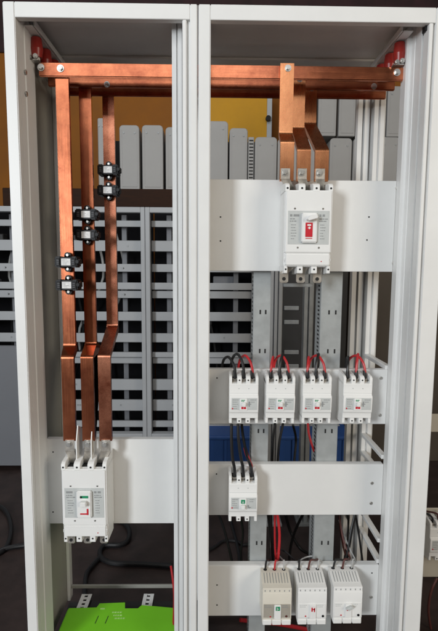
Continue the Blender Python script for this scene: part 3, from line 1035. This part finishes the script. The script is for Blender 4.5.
cable([P(171, 566, .36), P(174, 590, .30), onz(174, 612, .13), onz(173, 634, .12)], .004, 'redw', 'red cable lying beside the green carton against the post')

# black cable coiled on the floor behind
cable([onz(x, y, .012) for x, y in ((172, 566), (140, 564), (112, 563), (100, 556), (104, 546), (120, 545), (128, 540), (129, 530), (122, 522), (105, 520), (60, 540), (8, 548), (-12, 560), (-20, 580))], .010, 'blackw', 'thick black cable curled on the dark floor behind the cabinet')
cable([onz(x, y, .012) for x, y in ((100, 557), (92, 566), (86, 576), (84, 600))], .009, 'blackw', 'black cable end running off the floor curl under the narrow cabinet')
cable([onz(x, y, .01) for x, y in ((-20, 512), (-6, 505), (6, 512), (11, 530), (4, 550), (-20, 560))], .010, 'blackw', 'black cable loop on the floor left of the cabinets')
cable([onz(x, y, .008) for x, y in ((226, 500), (232, 525), (238, 548), (240, 566))], .007, 'blackw', 'black floor cable seen under the single breaker')
cable([onz(x, y, .008) for x, y in ((205, 552), (215, 547), (224, 541), (236, 541), (246, 545), (262, 535))], .006, 'blackw', 'black floor cable crossing under the single breaker')

# ------------------------------------------------------------------ background racks
YR = 1.5
def rack(xl, xr, label, panel=False):
    y = YR
    x0, x1 = PX(xl, 320, y), PX(xr, 320, y)
    ztop = PZ(140, 207, y)
    t = thing('equipment_rack', label, 'rack', ((x0 + x1) / 2, y, 0), 'grey racks behind the cabinets')
    zb_ = PZ(140, 436, y)
    fw = .026
    mb = MB()
    mb.box(x0, x0 + fw, y, y + .05, 0, ztop, .002)
    mb.box(x1 - fw, x1 - .002, y, y + .05, 0, ztop, .002)
    mb.box(x0 + fw, x1 - fw, y + .001, y + .05, ztop - .03, ztop, .002)
    mb.box(x0 + fw, x1 - fw, y + .001, y + .05, zb_ - .02, zb_ + .012, .002)
    mb.obj('frame', 'rack', t)
    for py0, py1, dy in ((219.5, 226, .06), (240, 251, .06), (264, 272, .07), (283, 290, .05), (291.5, 299, .07), (313, 322, .06), (335, 344, .06), (354, 359, .05), (360, 366, .07), (382, 393, .06), (403, 414, .06), (424, 430, .05)):
        MB().box(x0 + fw + .001, x1 - fw - .001, y + dy, y + dy + .02, PZ(140, py1, y), PZ(140, py0, y), .002).obj('rail', 'rack', t)
    for fx in (.16, .76):
        xx = x0 + (x1 - x0) * fx
        MB().box(xx, xx + .03, y + .14, y + .17, .1, ztop - .03, .002).obj('rear_post', 'slate', t)
    for k in range(5):
        fx = random.uniform(.25, .62)
        xx = x0 + (x1 - x0) * fx; zz = zb_ + (ztop - zb_) * (.12 + .18 * k)
        MB().box(xx, xx + random.uniform(.08, .16), y + .2, y + .26, zz, zz + random.uniform(.03, .08), .004).obj('module', random.choice(('charcoal', 'charcoal', 'slate')), t)
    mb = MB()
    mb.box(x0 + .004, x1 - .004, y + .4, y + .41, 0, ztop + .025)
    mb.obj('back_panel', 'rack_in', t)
    for py in (245.5, 268, 295, 339, 387, 408):
        for k in range(3):
            xx = x0 + fw + (x1 - x0 - 2 * fw) * random.uniform(.1, .9)
            MB().cyl((xx, y + .0605, PZ(140, py, y)), (0, -1, 0), .005, .003, 10).obj('bolt', 'gal_dark', t)
    for k in range(3):
        xx = x0 + (x1 - x0) * random.uniform(.2, .8)
        MB().tube([(xx, y + .3, ztop - .05), (xx + random.uniform(-.1, .1), y + .26, ztop - .4), (xx + random.uniform(-.12, .12), y + .3, ztop - .8), (xx + random.uniform(-.1, .1), y + .28, zb_)], .008, 8).obj('cable', random.choice(('blackw', 'greyw', 'blackw')), t)
    if panel:
        mb = MB()
        mb.box(x0 - .2, x1 - .01, y - .03, y - .004, PZ(10, 466, y - .03), PZ(10, 346, y - .03), .004)
        mb.obj('lower_panel', 'slate', t)
    return t


rack(30, 146, 'grey slotted rack seen between the long copper droppers')
rack(146, 262, 'grey slotted rack seen right of the copper droppers beside the middle post')
rack(-86, 30, 'grey rack with slate lower panel seen outside the left edge of the cabinets', True)

# wooden beam on which the covers stand
YC = 2.05
zc0 = PZ(140, 190, YC)
st = thing('shelf', 'dark brown wooden shelf carrying the grey covers behind the racks', 'shelf', (.6, YC, 0))
MB().box(-.9, 2.2, YC - .06, YC + .3, zc0 - .12, zc0 - .002, .004).obj('board', 'wood', st)
MB().box(PX(113, 160, YC + .24), 2.2, YC + .24, YC + .26, zc0 - .001, PZ(140, 141, YC + .24), .003).obj('gap_shade_board', 'hole', st)  # black sheet added to paint the dark gaps between the covers
for x in (-.85, .6, 2.15):
    MB().box(x - .04, x + .04, YC, YC + .08, 0, zc0 - .121).obj('leg', 'wood', st)


def cover(pxa, pxb, pya, y, base, label, first=[None], name='grey_cover'):
    x0, x1 = PX(pxa, 150, y), PX(pxb, 150, y)
    zt2 = PZ((pxa + pxb) / 2, pya, y)
    w_, h_ = x1 - x0, zt2 - base
    t = thing('grey_cover', label, 'cover', ((x0 + x1) / 2, y, base), 'grey covers standing in a row')
    mb = MB()
    c = min(.02, w_ * .2)
    mb.prism([(x0, base), (x0, zt2 - c), (x0 + c * .35, zt2 - c * .3), (x0 + c, zt2), (x1 - c, zt2), (x1 - c * .35, zt2 - c * .3), (x1, zt2 - c), (x1, base)], y, y + .2, 'y', .004)
    mb.obj('shell', 'cover', t)
    MB().box(x0 + w_ * .10, x0 + w_ * .13, y - .0015, y + .01, base + .04, zt2 - c * 1.5).obj('fold', 'cover', t)
    MB().box(x1 - w_ * .13, x1 - w_ * .10, y - .0015, y + .01, base + .04, zt2 - c * 1.5).obj('fold', 'cover', t)
    for sx in (x0 + w_ * .22, x1 - w_ * .22):
        MB().cyl((sx, y, zt2 - .05), (0, -1, 0), .006, .003, 10).obj('screw', 'gal_dark', t)
    MB().box(x0 + w_ * .12, x1 - w_ * .12, y - .002, y + .01, base + .02, base + .03, .001).obj('rib', 'cover', t)
    return t


cover(98, 104.5, 118, YC, zc0, 'narrow grey cover just left of the scratched copper bar')
cover(119.5, 139.3, 125, YC, zc0, 'tall rounded grey cover right of the scratched copper bar')
cover(142, 163, 125, YC + .004, zc0, 'tall rounded grey cover between two others in the narrow cabinet')
cover(165.5, 186, 127, YC, zc0, 'tall rounded grey cover half hidden by the middle post')
cover(205, 228, 121, YC, zc0, 'grey cover beside the middle post in front of the lit yellow wall patch')
cover(229.5, 247.5, 128, YC + .01, zc0, 'grey cover with lower top in front of the lit yellow wall patch')
cover(255, 277, 137, YC - .02, zc0, 'low wide grey cover left of the cranked copper bars')
zc2 = PZ(340, 137, YC)
sv = thing('vent_panel', 'grey vent panel with dark slits in front of the lit yellow wall patch', 'panel', (PX(251, 150, YC), YC, zc0))
MB().box(PX(248.3, 150, YC), PX(254, 150, YC), YC, YC + .05, zc0, PZ(250, 137, YC), .003).obj('panel', 'cover', sv)
mb = MB()
zz = zc0 + .04
while zz < PZ(250, 140, YC):
    mb.box(PX(249.2, 150, YC), PX(253.2, 150, YC), YC - .002, YC + .002, zz, zz + .008); zz += .022
mb.obj('slit', 'hole', sv)
cover(277.5, 316, 139, YC, zc0, 'grey cover behind the cranked copper bars')
cover(330, 352, 138, YC, zc0, 'grey lower-row cover above the right part of the upper plate')
cover(353.5, 378, 138, YC + .004, zc0, 'grey lower-row cover beside the rear frame posts')
cover(380, 400, 137, YC, zc0, 'grey lower-row cover at the right post')
cover(299, 315.5, 86, YC + .001, zc2 + .006, 'grey upper-row cover half hidden by the cranked copper bars')
cover(317.5, 335.5, 86, YC, zc2 + .006, 'grey upper-row cover right of the cranked copper bars')
cover(338, 354.5, 86, YC + .004, zc2 + .006, 'grey upper-row cover left of the rear frame posts')
cover(356, 384, 86, YC, zc2 + .006, 'grey upper-row cover behind the rear frame posts')
cover(386, 402, 86, YC + .004, zc2 + .006, 'grey upper-row cover at the right post')

# low things behind the wide cabinet
yb_ = 1.15
bt = thing('crate', 'blue plastic crate on a grey trestle behind the wide cabinet', 'crate', (.75, yb_, 0))
z1_, z0_ = PZ(280, 436, yb_), PZ(280, 468, yb_)
x0_, x1_ = PX(200, 450, yb_), PX(352, 450, yb_)
mb = MB().box(x0_, x1_, yb_, yb_ + .35, z0_, z1_, .006, 2)
for k in range(9):
    xx = x0_ + (x1_ - x0_) * (k + .5) / 9
    mb.box(xx - .008, xx + .008, yb_ - .008, yb_, z0_ + .004, z1_ - .02, .002)
mb.box(x0_ - .006, x1_ + .006, yb_ - .010, yb_ + .36, z1_ - .018, z1_ - .001, .003)
mb.obj('body', 'blue', bt)
tr = thing('trestle', 'low grey metal trestle under the blue crate', 'trestle', (.75, yb_ + .1, 0))
MB().box(x0_, x1_, yb_ + .02, yb_ + .33, z0_ - .03, z0_ - .001, .003).obj('top', 'gal_dark', tr)
for xx in (x0_ + .05, x1_ - .05):
    MB().box(xx - .015, xx + .015, yb_ + .15, yb_ + .18, 0, z0_ - .031).obj('leg', 'gal_dark', tr)
yg = 1.3
rl = thing('rail_stack', 'grey metal rail lying behind the blue crate', 'rail', (.75, yg, 0))
MB().box(x0_ - .05, PX(340, 430, yg), yg, yg + .06, PZ(280, 436, yg), PZ(280, 425, yg), .004).obj('rail', 'rack', rl)
MB().box(x0_ - .05, PX(340, 430, yg), yg - .001, yg + .03, PZ(280, 432, yg), PZ(280, 430.5, yg)).obj('groove', 'hole', rl)
for xx in (x0_, x1_ - .1):
    MB().box(xx, xx + .04, yg + .01, yg + .05, 0, PZ(280, 436, yg) - .001).obj('leg', 'gal_dark', rl)

yd = 1.45
dk = thing('dark_void_box', 'charcoal box added for the dark void behind the uprights of the wide cabinet', 'dark box', (PX(300, 350, yd), yd, 0))  # added box, its near-black colour stands for the dark void here
MB().box(PX(264, 350, yd), PX(346, 350, yd), yd, yd + .4, 0, PZ(300, 200, yd), .004).obj('body', 'charcoal', dk)
for k, py in enumerate((308, 322, 352, 366)):
    q = P(290, py, yd)
    MB().box(q.x - .035, q.x + .05, yd - .012, yd - .0005, q.z - .012, q.z + .012, .003).obj('handle', 'gal_dark', dk)
rp = thing('steel_post', 'pale ridged steel post standing between the two uprights', 'post', (PX(275, 350, .9), .9, 0))
mb = MB()
ridged(mb, PX(270, 350, .9), PX(282, 350, .9), .9, .95, 0, PZ(275, 240, .9), 3, .006)
mb.obj('post', 'rack', rp)
MB().box(PX(268, 350, .9), PX(285, 350, .9), .88, .97, 0, .01).obj('foot', 'rack', rp)
rp2 = thing('steel_post', 'dull grey steel post close to the left of the second upright', 'post', (PX(308, 350, .9), .9, 0))
mb = MB()
ridged(mb, PX(303.5, 350, .9), PX(313, 350, .9), .9, .95, 0, PZ(308, 240, .9), 2, .006)
mb.obj('post', 'gal_dark', rp2)
MB().box(PX(301, 350, .9), PX(315, 350, .9), .88, .97, 0, .01).obj('foot', 'gal_dark', rp2)
ybd = 1.6
bb = thing('brown_board', 'brown board leaning behind the right side of the wide cabinet', 'board', (PX(385, 350, ybd), ybd, 0))
MB().box(PX(347, 350, ybd), PX(470, 350, ybd), ybd, ybd + .03, 0, PZ(385, 192, ybd), .004).obj('sheet', 'brown', bb)
MB().box(PX(347, 350, ybd), PX(470, 350, ybd), ybd - .006, ybd + .036, PZ(385, 192, ybd), PZ(385, 190, ybd), .002).obj('edging', 'charcoal', bb)

# neighbouring assembly just visible past the right edge
nx = PX(428, 520, .3)
nb = thing('mounting_frame', 'beige mounting frame with plates standing to the right of the wide cabinet', 'frame', (nx + .2, .3, 0))
mb = MB()
mb.box(W2 + .03, W2 + .05, .33, .37, 0, 1.5, .002)
mb.box(nx + .45, nx + .49, .33, .37, 0, 1.5, .002)
mb.obj('post', 'gal_dark', nb)
M['beige'] = mat('beige_plate', (.50, .46, .38), .5, 0, .05, 6)
for a, b in ((508, 577), (414, 432)):
    MB().box(W2 + .03, nx + .5, .3, .303, PZ(433, b, .3), PZ(433, a, .3), .001).obj('mounting_plate', 'beige', nb)
q = P(443.5, 524, .3 - PY + yfs)
nbk = copy_tree(proto, (q.x, .2995, q.z - .128), 'small breaker on the beige frame at the right edge')
nbk['group'] = 'small breakers'
for k in range(3):
    s = Vector((q.x + offs[k], .26, q.z - .008))
    cable([s, s + Vector((-.004 - .004 * k, -.006, .018)), s + Vector((-.02 + .01 * k, .0, .028)), s + Vector((-.05 + .02 * k, .03, .02))], .003, 'blackw' if k != 1 else 'brownw',
          f'{("black", "brown", "black")[k]} cable bent over the {("left", "middle", "right")[k]} pole of the breaker on the beige frame')
cable([P(437, 578, .26), P(431, 592, .25), P(428.5, 612, .26), P(433, 640, .28)], .004, 'brownw', 'brown cable hanging under the breaker on the beige frame')

# ------------------------------------------------------------------ light
wd_ = bpy.data.worlds.new('World'); sc.world = wd_
wd_.use_nodes = True
bg = wd_.node_tree.nodes['Background']
bg.inputs['Color'].default_value = (1.0, .90, .76, 1)
bg.inputs['Strength'].default_value = .13


def area(name, loc, target, sx, sy, power, col):
    l = bpy.data.lights.new(name, 'AREA')
    l.shape = 'RECTANGLE'; l.size = sx; l.size_y = sy; l.energy = power; l.color = col
    o = bpy.data.objects.new(name, l); COL.objects.link(o)
    o.location = loc
    o.rotation_euler = (Vector(target) - Vector(loc)).to_track_quat('-Z', 'Y').to_euler()
    return o


area('doorway_light', (-2.3, -4.2, 2.1), (.5, 0, 1.0), 0.85, 1.5, 205, (.90, .955, 1.0))
area('workshop_fill', (-.3, -5.0, 4.6), (.5, 0, .9), 3.8, 2.2, 100, (.97, .985, 1.0))  # broad fill added behind the camera, not a known lamp
area('right_fill', (3.3, -2.6, 1.9), (.5, .1, 1.0), 1.3, 1.5, 62, (1.0, .89, .74))  # warm fill added for highlights on the copper edges, no window known here
area('rear_fill', (.3, .9, 3.6), (.4, 1.9, .8), 1.6, .5, 16, (.95, .97, 1.0))  # fill added to brighten the racks behind, no lamp known here

sc.view_settings.view_transform = 'Standard'
sc.view_settings.look = 'None'
sc.view_settings.exposure = -.28
sc.view_settings.gamma = 1
sc.render.engine = 'CYCLES'
sc.cycles.use_denoising = True
